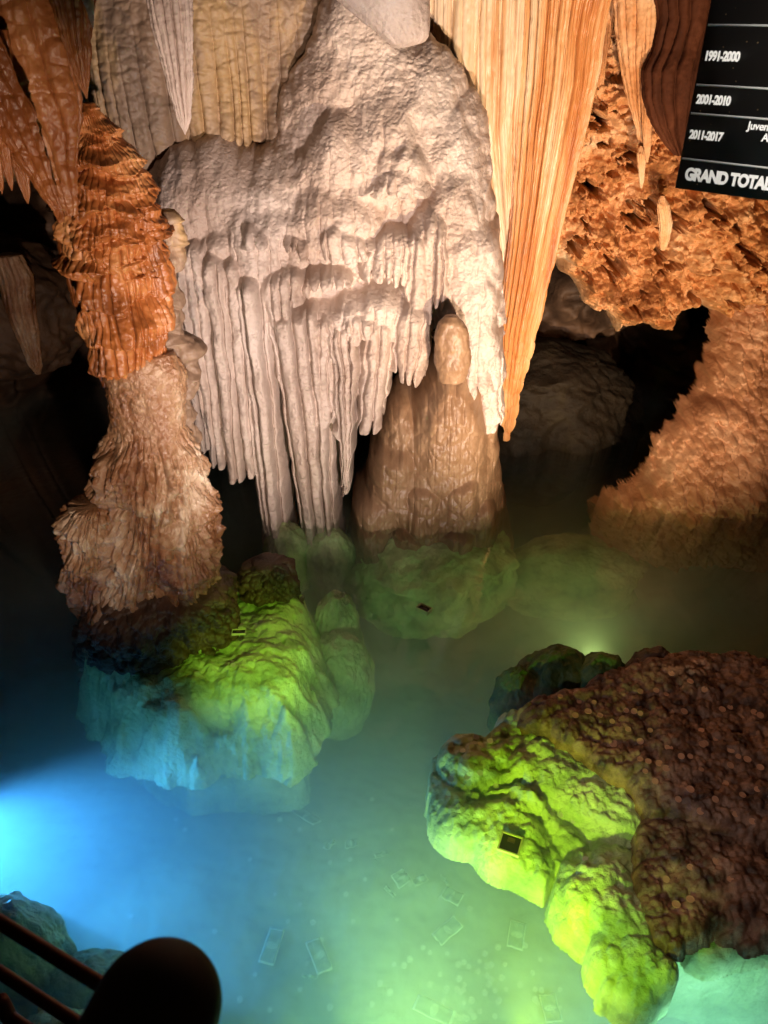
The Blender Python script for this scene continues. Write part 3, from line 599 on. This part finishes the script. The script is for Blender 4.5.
def isl_top(X, Y):
    z = plateau(X, Y, TOPP, .08, .10, .14, .07, .035, 21, 3)+.05*sstep(1.2, 2.2, X)
    z2 = plateau(X, Y, LOWP, .03, .04, .14, .06, .04, 22, 3)
    z = smax(z, z2, .02)
    return z+.020*bulbs(X*22, Y*22, 23)+.012*bulbs(X*46, Y*46, 24)+.040*fbm(X*4, Y*4, X*0, 5)
tag(hfield('crusted_top', .35, 2.6, 1.1, 2.75, .0042, isl_top, M['crust'], cut=-.05, par=isl), 'dark brown knobbly crust')
for i, (a, b, r_, z_, wl) in enumerate(((558, 662, 34, .0, 'dark green rounded boulder at the back left end of the coin island'), (600, 668, 30, .02, 'dark green rounded boulder behind the coin island, second from the left'),
        (653, 662, 26, .03, 'dark rounded boulder behind the coin island, right of the pale glow'), (695, 668, 32, .03, 'low dark boulder behind the coin island, rightmost'), (520, 680, 24, -.08, 'submerged green boulder at the far left tip of the coin island'))):
    c = at_z(a, b, z_); R_ = r_*np.linalg.norm(c-[0, 0, CAMZ])/FPX
    foot('boulder', c[0], c[1]-.03, R_*1.1, R_, z_+.09, -.5, wl, 20+i, mat='dark_green' if i in (0, 1, 4) else 'collar', n=110)

# ---- right bank ---------------------------------------------------------------------
bx_ = np.linspace(.75, 3.9, 620); bz_ = np.linspace(-.35, 1.35, 420); X, Z = np.meshgrid(bx_, bz_)
def yb_at(z): return 4.85-.85*sstep(1.1, -.1, z)
edge = []
for p, q in ((708, 318), (704, 350), (692, 385), (674, 410), (657, 432), (654, 455), (640, 474), (612, 484), (592, 494), (586, 505), (590, 520), (590, 640)):
    Yq = 4.4
    for _ in range(20): e_ = at_y(p, q, Yq-.08); Yq = .5*Yq+.5*float(yb_at(e_[2]))
    edge.append(e_)
el_ = np.interp(Z[:, 0], [e[2] for e in edge][::-1], [e[0] for e in edge][::-1])[:, None]
dx = X-el_+.04*fbm(X*6, Z*6, X*0, 3)
pp = (.055*pop(X*14, X*0, Z*14)+.035*pop(X*28, X*0+3, Z*28))*(1-.65*sstep(.30, .75, dx+.35*sstep(.35, .1, Z)*-1))
Yb_ = yb_at(Z) - .30*np.sqrt(np.clip(1-(1-np.clip(dx/.28, 0, 1))**2, 0, 1)) - .10*sstep(0, 1.5, dx)-.05*fbm(X*3, Z*3, X*0, 5)-pp-.02*pop(X*18, X*0+7, Z*18)-.01*fbm(X*25, X*0, Z*25, 3)
V = np.stack([X, Yb_, Z], -1).reshape(-1, 3); F = grid_faces(420, 620); k = (dx > 0).ravel(); V, F = compact(V, F, k[F].all(1))
tag(mesh_from('rock_bank', V, F, M['bank']), 'brown knobbly rock bank sloping into the pool at the right', 'rock')

# ---- orange rough wall above the hollow ----------------------------------------------
ux_ = np.linspace(.80, 3.9, 900); uz_ = np.linspace(.55, 3.6, 760); X, Z = np.meshgrid(ux_, uz_)
WE = [(540, 262), (552, 272), (580, 292), (590, 315), (612, 322), (625, 345), (650, 335), (665, 345), (690, 325), (712, 315), (800, 380), (1000, 420)]
ex_ = np.array([at_y(p, q, 4.5) for p, q in WE])
zl = np.interp(X[0], ex_[:, 0], ex_[:, 2])[None, :]+.05*fbm(X*7, Z*0, X*0, 3)
dz = Z-zl
Yw = 4.5+.35*(1-np.sqrt(np.clip(1-(1-np.clip(dz/.25, 0, 1))**2, 0, 1)))+.22*fbm(X*1.8, X*0, Z*2.2, 5, .55)
f1, f2, _ = worley2(X*7+.5*fbm(X*5, Z*5, X*0, 2), Z*7, 31)
Yw = Yw-(.07*pop(X*12, X*0+1, Z*12)+.045*pop(X*24, X*0+5, Z*24))*sstep(.7, 1.3, X)-.03*fbm(X*12, X*0, Z*16, 4)-.008*fbm(X*50, X*0, Z*50, 2)
hol = fbm(X*6.5+5, X*0, Z*6.5, 4, .65); Yw = Yw+.55*sstep(.30, .48, hol)*sstep(0.06, .2, dz)*sstep(.7, 1.0, X)
V = np.stack([X, Yw, Z], -1).reshape(-1, 3); F = grid_faces(760, 900); k = (dz > 0).ravel(); V, F = compact(V, F, k[F].all(1))
tag(mesh_from('overhanging_rock', V, F, M['cave']), 'rough orange rock wall overhanging the dark hollow behind the sign', 'rock')



# ---- rocks at the back of the hollow ---------------------------------------------------
foot('hollow_rock', 1.0, 4.95, .75, .55, .55, -.6, 'dim brown rock slope deep in the dark hollow under the orange wall', 31, mat='dimrock', n=160)
foot('hollow_rock', .35, 5.1, .4, .4, .9, -.6, 'dim upright rock at the back of the hollow beside the drapery tip', 33, mat='dimrock')
foot('hollow_rock', -2.25, 4.4, .5, .4, 1.35, .55, 'dim lumpy rock in the dark cave left of the column, behind the brown stalactite', 35, mat='darkrock')

# ---- things on the rocks and in the pool ---------------------------------------------------
M['copper'] = plain('copper_coin', rgb(195, 148, 118), .45, .0); M['silver'] = plain('pale_coin', rgb(215, 215, 190), .4, .2)
M['black'] = plain('black_plastic', rgb(18, 14, 10), .5); M['palerim'] = plain('pale_rim', rgb(205, 200, 160), .5)
rng = random.Random(5)
def coin_mesh(mat, r=.0115, h=.002):
    n = 20; V = []; 
    for (rr, z) in ((0, 0), (r, 0), (r, h), (r*.88, h), (r*.84, h*.7), (0, h*.7)):
        if rr == 0: V.append((0, 0, z))
        else: V += [(rr*math.cos(2*math.pi*i/n), rr*math.sin(2*math.pi*i/n), z) for i in range(n)]
    F = []
    st = [1, 1+n, 1+2*n, 1+3*n]
    me = bpy.data.meshes.new('coin')
    for i in range(n):
        j = (i+1) % n
        F.append((0, st[0]+j, st[0]+i))
        for a, b in zip(st[:-1], st[1:]): F.append((a+i, a+j, b+j, b+i))
        F.append((st[3]+i, st[3]+j, 1+4*n))
    me.from_pydata(V, [], F); me.materials.append(mat); me.update(); return me
cm = {'c': coin_mesh(M['copper']), 's': coin_mesh(M['silver'])}
def surf(fn, px, py, z0=0.0):
    z = z0
    for _ in range(12):
        p = at_z(px, py, z); z = .5*z+.5*float(fn(np.array([[p[0]]]), np.array([[p[1]]]))[0, 0])
    p = at_z(px, py, z)
    return p[0], p[1], float(fn(np.array([[p[0]]]), np.array([[p[1]]]))[0, 0])
def nrm(fn, x, y, e=.012):
    a = np.array([[x+e, x-e, x, x]]); b = np.array([[y, y, y+e, y-e]]); z = fn(a, b)[0]
    v = Vector((-(z[0]-z[1])/(2*e), -(z[2]-z[3])/(2*e), 1.0)); v.normalize(); return v
def put_coin(px, py, fn, kind, label, group, z0, sc=1.0, lift=.004):
    x, y, z = surf(fn, px, py, z0)
    o = bpy.data.objects.new('coin', cm[kind]); COL.objects.link(o)
    v = nrm(fn, x, y); v = (v*.5+Vector((rng.uniform(-.15, .15), rng.uniform(-.25, .05), 1))).normalized()
    o.rotation_euler = v.to_track_quat('Z', 'Y').to_euler(); o.location = (x, y, z+lift); o.scale = (sc, sc, sc)
    tag(o, label, 'coin', group)
ctop = [(671, 674), (690, 682), (666, 695), (640, 692), (656, 691), (634, 592+120), (626, 711), (640, 714), (704, 691), (722, 710), (754, 713), (768-8, 716), (730, 708), (684, 712), (671, 713), (579, 702), (594, 703), (560, 697), (628, 730), (650, 731),
        (614, 744), (613, 745), (667, 748), (669, 749), (702, 745), (701, 731), (716, 740), (731, 750), (738, 757), (747, 760), (681, 757), (690, 757), (666, 769), (701, 770), (648, 762), (659, 764), (645, 772), (705, 744), (730, 766), (760, 768),
        (612, 722), (600, 716), (588, 712), (640, 742), (655, 782), (690, 790), (715, 800), (735, 815), (752, 822), (700, 812), (678, 800), (742, 796), (757, 790), (725, 784), (640, 700+60), (575, 716), (690, 868), (716, 862), (690, 900), (676, 905), (730, 880), (666, 880)]
for k, (a, b) in enumerate(ctop): put_coin(a, b, isl_top, 'c', 'brown coin lying on the brown crusted top of the coin island', 'coins on the crusted island top', .1, rng.uniform(.85, 1.2))
cshelf = [(451, 780), (448, 785), (467, 778), (480, 774), (496, 787), (549, 809), (560, 816), (573, 822), (585, 860), (552, 815), (571, 919), (565, 914), (480, 745), (470, 740), (463, 752), (490, 742), (476, 738)]
for a, b in cshelf: put_coin(a, b, isl_base, 's', 'pale coin resting in a groove of the lime green shelf', 'coins on the lime green shelf', -.05, rng.uniform(.8, 1.1), .006)
cfl = [(380, 984), (460, 993), (457, 990), (498, 1003), (394, 965), (313, 923), (470, 909), (447, 954), (410, 960), (404, 966), (390, 993), (307, 964), (353, 922), (464, 963), (423, 948), (478, 972), (506, 990), (489, 985), (288, 922), (397, 920),
       (330, 1008), (322, 940), (346, 895), (560, 990), (593, 980), (690, 1000), (705, 990), (718, 995), (731, 1015), (560, 1008), (535, 1000), (520, 985), (540, 960), (505, 965), (440, 975), (430, 985), (420, 1000), (372, 1005), (455, 1015), (480, 1012),
       (215, 932), (131, 917), (210, 770), (166, 803), (185, 830), (176, 820), (335, 680), (363, 738), (348, 700), (495, 680), (490, 597), (478, 578), (505, 575), (330, 863), (300, 830), (372, 800), (392, 830), (350, 860), (275, 895), (250, 860), (280, 820), (300, 905), (410, 885), (365, 880), (440, 900), (255, 975), (240, 1000), (270, 1010), (300, 990)]
cfl += [(rng.uniform(430, 545), rng.uniform(945, 1020)) for _ in range(34)]+[(rng.uniform(560, 760), rng.uniform(985, 1020)) for _ in range(8)]
for a, b in cfl: put_coin(a, b, floor_z, 's', 'pale coin lying on the murky pool bottom', 'coins on the pool bottom', -.8, rng.uniform(.75, 1.15))
put_coin(233, 666, f_ped, 's', 'bright coin on the green underwater rock below the tiered column', None, -.06)

# banknotes
bn = bpy.data.materials.new('banknote'); bn.use_nodes = True
N = bn.node_tree.nodes; L = bn.node_tree.links; bs = N['Principled BSDF']; tc = N.new('ShaderNodeTexCoord')
br = N.new('ShaderNodeTexBrick'); br.offset = 0; br.inputs['Scale'].default_value = 1; br.inputs['Mortar Size'].default_value = .06; br.inputs['Brick Width'].default_value = 1; br.inputs['Row Height'].default_value = 1
gr = N.new('ShaderNodeTexVoronoi'); gr.inputs['Scale'].default_value = 5; L.new(tc.outputs['Generated'], gr.inputs['Vector'])
sep = N.new('ShaderNodeSeparateXYZ'); L.new(tc.outputs['Generated'], sep.inputs[0])
def mth(op, a, b=None):
    n_ = N.new('ShaderNodeMath'); n_.operation = op
    for q, v in ((0, a), (1, b)):
        if v is None: continue
        if isinstance(v, (int, float)): n_.inputs[q].default_value = v
        else: L.new(v, n_.inputs[q])
    return n_.outputs[0]
dx_ = mth('MULTIPLY', mth('ABSOLUTE', mth('SUBTRACT', sep.outputs[0], .5)), 2); dy_ = mth('MULTIPLY', mth('ABSOLUTE', mth('SUBTRACT', sep.outputs[1], .5)), 2)
edge_ = mth('GREATER_THAN', mth('MAXIMUM', dx_, dy_), .88)
oval = mth('LESS_THAN', mth('ADD', mth('MULTIPLY', mth('POWER', dx_, 2), 14), mth('POWER', dy_, 2)), .55)
pat = mth('MAXIMUM', edge_, mth('MULTIPLY', oval, .7)); pat = mth('MAXIMUM', pat, mth('MULTIPLY', gr.outputs['Distance'], .5))
mx = N.new('ShaderNodeMix'); mx.data_type = 'RGBA'; L.new(pat, mx.inputs[0]); mx.inputs[6].default_value = rgb(120, 135, 95); mx.inputs[7].default_value = rgb(225, 228, 195)
L.new(mx.outputs[2], bs.inputs['Base Color']); bs.inputs['Roughness'].default_value = .7
def bill(px, py, lp, wp, ang, label, fn=floor_z, z0=-.8):
    x, y, z = surf(fn, px, py, z0); sc = np.linalg.norm(np.array([x, y, z-CAMZ]))/FPX
    lm = min(lp*sc, .156); wm_ = min(wp*sc*1.1, .066)
    n = 14; m = 7; V = []; sd = rng.uniform(0, 50)
    u, v = np.meshgrid(np.linspace(-.5, .5, n), np.linspace(-.5, .5, m))
    zc = .012*perlin(u*3+sd, v*2, u*0)+.016
    top = np.stack([u*lm, v*wm_, zc], -1).reshape(-1, 3); bot = top-[0, 0, .0012]
    F = grid_faces(m, n); F2 = F[:, ::-1]+n*m
    ring = [i for i in range(n)]+[i*n+n-1 for i in range(1, m)]+[(m-1)*n+i for i in range(n-2, -1, -1)]+[i*n for i in range(m-2, 0, -1)]
    S = [(ring[i], ring[i]+n*m, ring[(i+1) % len(ring)]+n*m, ring[(i+1) % len(ring)]) for i in range(len(ring))]
    o = mesh_from('banknote', np.vstack([top, bot]), np.vstack([F, F2, np.array(S)]), bn)
    o.location = (x, y, z); nv = nrm(fn, x, y, .05)
    o.rotation_euler = (nv.to_track_quat('Z', 'Y').to_matrix() @ Matrix.Rotation(math.radians(-ang), 3, 'Z')).to_euler()
    tag(o, label, 'banknote', 'banknotes on the pool bottom')
bill(452, 898, 18, 12, 28, 'small square folded banknote with pale border on the bottom left of the shelf')
bill(420, 882, 14, 7, -40, 'short folded banknote lying slanted, just left of the square folded one')
bill(401, 880, 14, 16, 60, 'crumpled yellowish banknote left of the slanted folded one')
bill(444, 882, 11, 2.5, 0, 'thin edge-on banknote strip above the square folded one')
bill(382, 857, 13, 5, 0, 'small pale folded banknote in mid pool above the crumpled one')
bill(330, 847, 13, 5, -28, 'small bright folded banknote strip left of the mid pool notes')
bill(306, 818, 28, 20, 10, 'large faint banknote near the blue light, uppermost on the bottom')
bill(319, 958, 38, 14, 65, 'long banknote lying upright with an oval portrait in the lower pool')
bill(272, 948, 36, 15, 88, 'faint upright banknote in teal water, left of the oval portrait note')
bill(434, 1012, 46, 17, 24, 'long banknote with pale end at the bottom edge of the view')
bill(448, 932, 26, 12, 72, 'faint banknote standing upright below the square folded one')
bill(516, 937, 26, 14, 68, 'yellowish banknote lit by the lime glow below the shelf')
bill(310, 979, 14, 3, 8, 'thin pale banknote sliver under the upright portrait note')
bill(550, 1010, 22, 16, 20, 'faint square banknote below the toe of the island')
bill(352, 846, 12, 9, 30, 'faint crumpled banknote right of the bright folded strip')
bill(390, 893, 12, 3.5, 60, 'narrow folded banknote just below the crumpled yellowish one')
bill(660, 985, 26, 14, 12, 'faint banknote in pale green water right of the island toe')

def case(px, py, z, L_, W_, H_, rot, label, tilt=0):
    c = at_z(px, py, z); t = empty('small_case', c, label, 'case')
    t.rotation_euler = (math.radians(tilt), 0, math.radians(rot))
    def boxm(nm, l, w_, z0, z1, mat, hole=None):
        import bmesh
        bm = bmesh.new()
        if hole is None:
            bmesh.ops.create_cube(bm, size=1, matrix=Matrix.Translation((0, 0, (z0+z1)/2)) @ Matrix.Diagonal((l, w_, z1-z0, 1)))
            bmesh.ops.bevel(bm, geom=bm.edges[:], offset=min(l, w_)*.03, segments=2, affect='EDGES')
        else:
            o_ = [(-l/2, -w_/2), (l/2, -w_/2), (l/2, w_/2), (-l/2, w_/2)]; i_ = [(a*(1-2*hole/l), b*(1-2*hole/w_)) for a, b in o_]
            vs_ = [[bm.verts.new((a, b, zz)) for a, b in q] for zz in (z0, z1) for q in (o_, i_)]
            for k in range(4):
                j = (k+1) % 4
                bm.faces.new((vs_[0][k], vs_[0][j], vs_[2][j], vs_[2][k])); bm.faces.new((vs_[1][j], vs_[1][k], vs_[3][k], vs_[3][j]))
                bm.faces.new((vs_[2][k], vs_[2][j], vs_[3][j], vs_[3][k])); bm.faces.new((vs_[0][j], vs_[0][k], vs_[1][k], vs_[1][j]))
        me = bpy.data.meshes.new(nm); bm.to_mesh(me); bm.free(); me.materials.append(mat)
        o = bpy.data.objects.new(nm, me); COL.objects.link(o); o.parent = t; return o
    boxm('base', L_*.98, W_*.98, 0, H_*.5, M['black']); boxm('rim', L_, W_, 0, H_, M['palerim'], hole=min(L_, W_)*.07)
    b = boxm('inset', L_*.35, W_*.25, H_*.5, H_*.62, M['collar']); b.location = (0.0, W_*.2, 0)
x, y, z = surf(isl_base, 510, 845, -.1)
case(510, 845, z+.018, .076, .076, .012, -22, 'square dark case with a pale rim on the lower edge of the lime shelf')
case(424, 611, 0.0, .066, .042, .022, -38, 'small pale rimmed dark case floating alone in the middle of the pool')
case(239, 633, .05, .062, .032, .012, 3, 'dark oblong case with tan rim wedged beside the popcorn crust')

# ---- left foreground: submerged boulders by the railing -------------------------------------
foot('submerged_rock', -1.28, 1.42, .17, .12, -.06, -.8, 'pale blue lit bumpy boulder just under the water at the left edge', 41)
foot('submerged_rock', -1.0, 1.36, .20, .12, -.32, -.9, 'dim teal boulder right of the pale blue lit one', 42)
foot('submerged_rock', -1.02, 1.12, .22, .13, -.22, -.9, 'green brown boulder seen between the two rails', 43)
c = at_z(10, 893, -.02)

# ---- railing -------------------------------------------------------------------------------
M['rail'] = plain('rusty_brown_rail', rgb(95, 50, 35), .45, .4); M['dark'] = plain('near_black_handrail', rgb(14, 7, 4), .7)
def tube(name, a, b, r, mat, par=None, n=14, seg=2):
    a = Vector([float(q) for q in a]); b = Vector([float(q) for q in b]); d = (b-a).normalized(); u = d.orthogonal().normalized(); v = d.cross(u); V = []; F = []
    for k in range(seg+1):
        c_ = a+(b-a)*k/seg
        V += [tuple(c_+u*r*math.cos(2*math.pi*i/n)+v*r*math.sin(2*math.pi*i/n)) for i in range(n)]
    F = [(k*n+i, k*n+(i+1) % n, (k+1)*n+(i+1) % n, (k+1)*n+i) for k in range(seg) for i in range(n)]
    V += [tuple(a), tuple(b)]
    me = bpy.data.meshes.new(name); me.from_pydata(V, [], F+[((i+1) % n, i, n*(seg+1)) for i in range(n)]+[(seg*n+i, seg*n+(i+1) % n, n*(seg+1)+1) for i in range(n)])
    for p in me.polygons: p.use_smooth = True
    me.materials.append(mat); o = bpy.data.objects.new(name, me); COL.objects.link(o)
    if par: keepw(o, par)
    return o
ra = at_z(0, 922, 1.50); rb = at_z(106, 988, 1.50)
dv = (rb-ra); dv /= np.linalg.norm(dv); nrm_ = np.array([dv[1], -dv[0], 0])
def onpl(px, py):
    d = ray(px, py); c0 = np.array([0, 0, CAMZ]); t = np.dot(ra-c0, nrm_)/np.dot(d, nrm_); return c0+d*t
rl = empty('railing', ra, 'rusty brown walkway railing with parallel rails at the bottom left corner', 'railing')
tube('rail', ra-dv*.5, ra+dv*.42, .0082, M['rail'], rl)
p2 = onpl(38, 997); tube('rail', p2-dv*.6, p2+dv*.42, .0082, M['rail'], rl)
p3 = onpl(4, 1012); tube('rail', p3-dv*.5, p3+dv*.5, .0082, M['rail'], rl)
p4 = onpl(2, 1004); tube('bracket', p4+np.array([0, 0, .01]), p4-np.array([0, 0, .12]), .011, M['rail'], rl)
# thick dark rounded rail end
e0 = at_z(158, 1000, 1.72); 
def dark_end():
    n, m = 48, 60; V = []
    r = .052; L_ = .42
    top = np.array(at_z(157, 1008, 1.72)); low = np.array(at_z(100, 1130, 1.72)); ax = Vector(low-top).normalized(); u = Vector((0, 0, 1)).cross(ax).normalized(); v = ax.cross(u)
    T0 = Vector(top)
    for k in range(m):
        q = k/(m-1)
        if q < .5: a_ = q*math.pi; off = -r*math.cos(a_); rad = r*math.sin(a_)
        else: off = (q-.5)*2*L_; rad = r*(1+.25*(q-.5))
        rad = max(rad, .0004)
        for i in range(n):
            t = 2*math.pi*i/n; V.append(tuple(T0+ax*off+u*rad*math.cos(t)+v*rad*.9*math.sin(t)))
    o = mesh_from('handrail_end', V, np.vstack([grid_faces(m, n, True)]), M['dark'])
    return tag(o, 'thick near-black rounded handrail end silhouetted at the bottom left over the rails', 'handrail')
dark_end()

# ---- sign board -----------------------------------------------------------------------------
SY = 2.0
bl = at_y(675, 188, SY)
def proj(p):
    q = np.array(p)-[0, 0, CAMZ]; d = q[1]*CP-q[2]*SP; u = q[1]*SP+q[2]*CP
    return 384+FPX*q[0]/d, 512-FPX*u/d
best = min(((abs((proj(bl+np.array([math.cos(f), -math.sin(f), 0])*.22)[1]-188)/(proj(bl+np.array([math.cos(f), -math.sin(f), 0])*.22)[0]-675)-.135), f) for f in np.linspace(-.6, 1.2, 400)))
fi = best[1]; sx = np.array([math.cos(fi), -math.sin(fi), 0.]); sn = np.array([-math.sin(fi), -math.cos(fi), 0.])
sg = empty('sign_board', bl, 'black sign board with white lines and year rows at the top right corner', 'sign')
Ms = Matrix(((sx[0], 0, sn[0], bl[0]), (sx[1], 0, sn[1], bl[1]), (0, 1, 0, bl[2]), (0, 0, 0, 1)))
def sgc(o): o.parent = sg; o.matrix_basis = Matrix.Translation(-Vector([float(q) for q in bl])) @ Ms; return o
bmat = bpy.data.materials.new('black_sign'); bmat.use_nodes = True
N = bmat.node_tree.nodes; L = bmat.node_tree.links; bs = N['Principled BSDF']; vv = N.new('ShaderNodeTexVoronoi'); vv.inputs['Scale'].default_value = 55
tc = N.new('ShaderNodeTexCoord'); L.new(tc.outputs['Object'], vv.inputs['Vector'])
cr = N.new('ShaderNodeValToRGB'); cr.color_ramp.elements[0].position = .05; cr.color_ramp.elements[0].color = rgb(200, 160, 110); cr.color_ramp.elements[1].position = .09; cr.color_ramp.elements[1].color = rgb(20, 17, 14)
L.new(vv.outputs['Distance'], cr.inputs[0]); L.new(cr.outputs[0], bs.inputs['Base Color']); bs.inputs['Roughness'].default_value = .6
wmat = bpy.data.materials.new('white_lettering'); wmat.use_nodes = True; wmat.node_tree.nodes['Principled BSDF'].inputs['Base Color'].default_value = (.85, .85, .82, 1)
SW, SH = .75, .72
def sbox(nm, x0, x1, y0, y1, z0, z1, mat):
    V = [(x_, y_, z_) for z_ in (z0, z1) for x_, y_ in ((x0, y0), (x1, y0), (x1, y1), (x0, y1))]
    return sgc(mesh_from(nm, V, [(3, 2, 1, 0), (4, 5, 6, 7), (0, 1, 5, 4), (1, 2, 6, 5), (2, 3, 7, 6), (3, 0, 4, 7)], mat, smooth=False))
sbox('panel', 0, SW, 0, SH, -.012, 0, bmat)
def hz(px, py):      # height on the board of a pixel near its left edge
    d = ray(px, py); c0 = np.array([0, 0, CAMZ]); t = np.dot(bl-c0, sn)/np.dot(d, sn); q = c0+d*t; return np.dot(q-bl, sx), q[2]-bl[2]
for (a, b) in ((703, 25), (691, 84.5), (687, 113), (679, 158)):
    u_, h_ = hz(a, b); sbox('line', 0.004, SW-.004, h_-.0021, h_+.0021, 0, .0015, wmat)
deps = None
def text(t, px, py, size, bold=0.0, sp=1.0):
    u_, h_ = hz(px, py)
    cu = bpy.data.curves.new('txt', 'FONT'); cu.body = t; cu.size = size; cu.extrude = .0006; cu.offset = bold; cu.space_character = sp
    tmp = bpy.data.objects.new('txt', cu); COL.objects.link(tmp); bpy.context.view_layer.update()
    me = bpy.data.meshes.new_from_object(tmp.evaluated_get(bpy.context.evaluated_depsgraph_get())); bpy.data.objects.remove(tmp)
    me.transform(Matrix.Translation((u_, h_, .0012)) @ Matrix.Diagonal((.84 if size > .03 else .95 if t[0] in 'JA' else .80, 1, 1, 1))); me.materials.clear(); me.materials.append(wmat)
    o = bpy.data.objects.new('lettering', me); COL.objects.link(o); sgc(o)
text('1991-2000', 704, 60, .025, .0011, .9); text('2001-2010', 696, 103, .025, .0011, .9); text('2011-2017', 689, 138, .025, .0011, .9)
text('Juvenile', 747.5, 129, .0225, .0004, .98); text('All', 761.5, 141, .0225, .0004, 1); text('GRAND TOTAL', 684.5, 179, .036, .0019, .93)
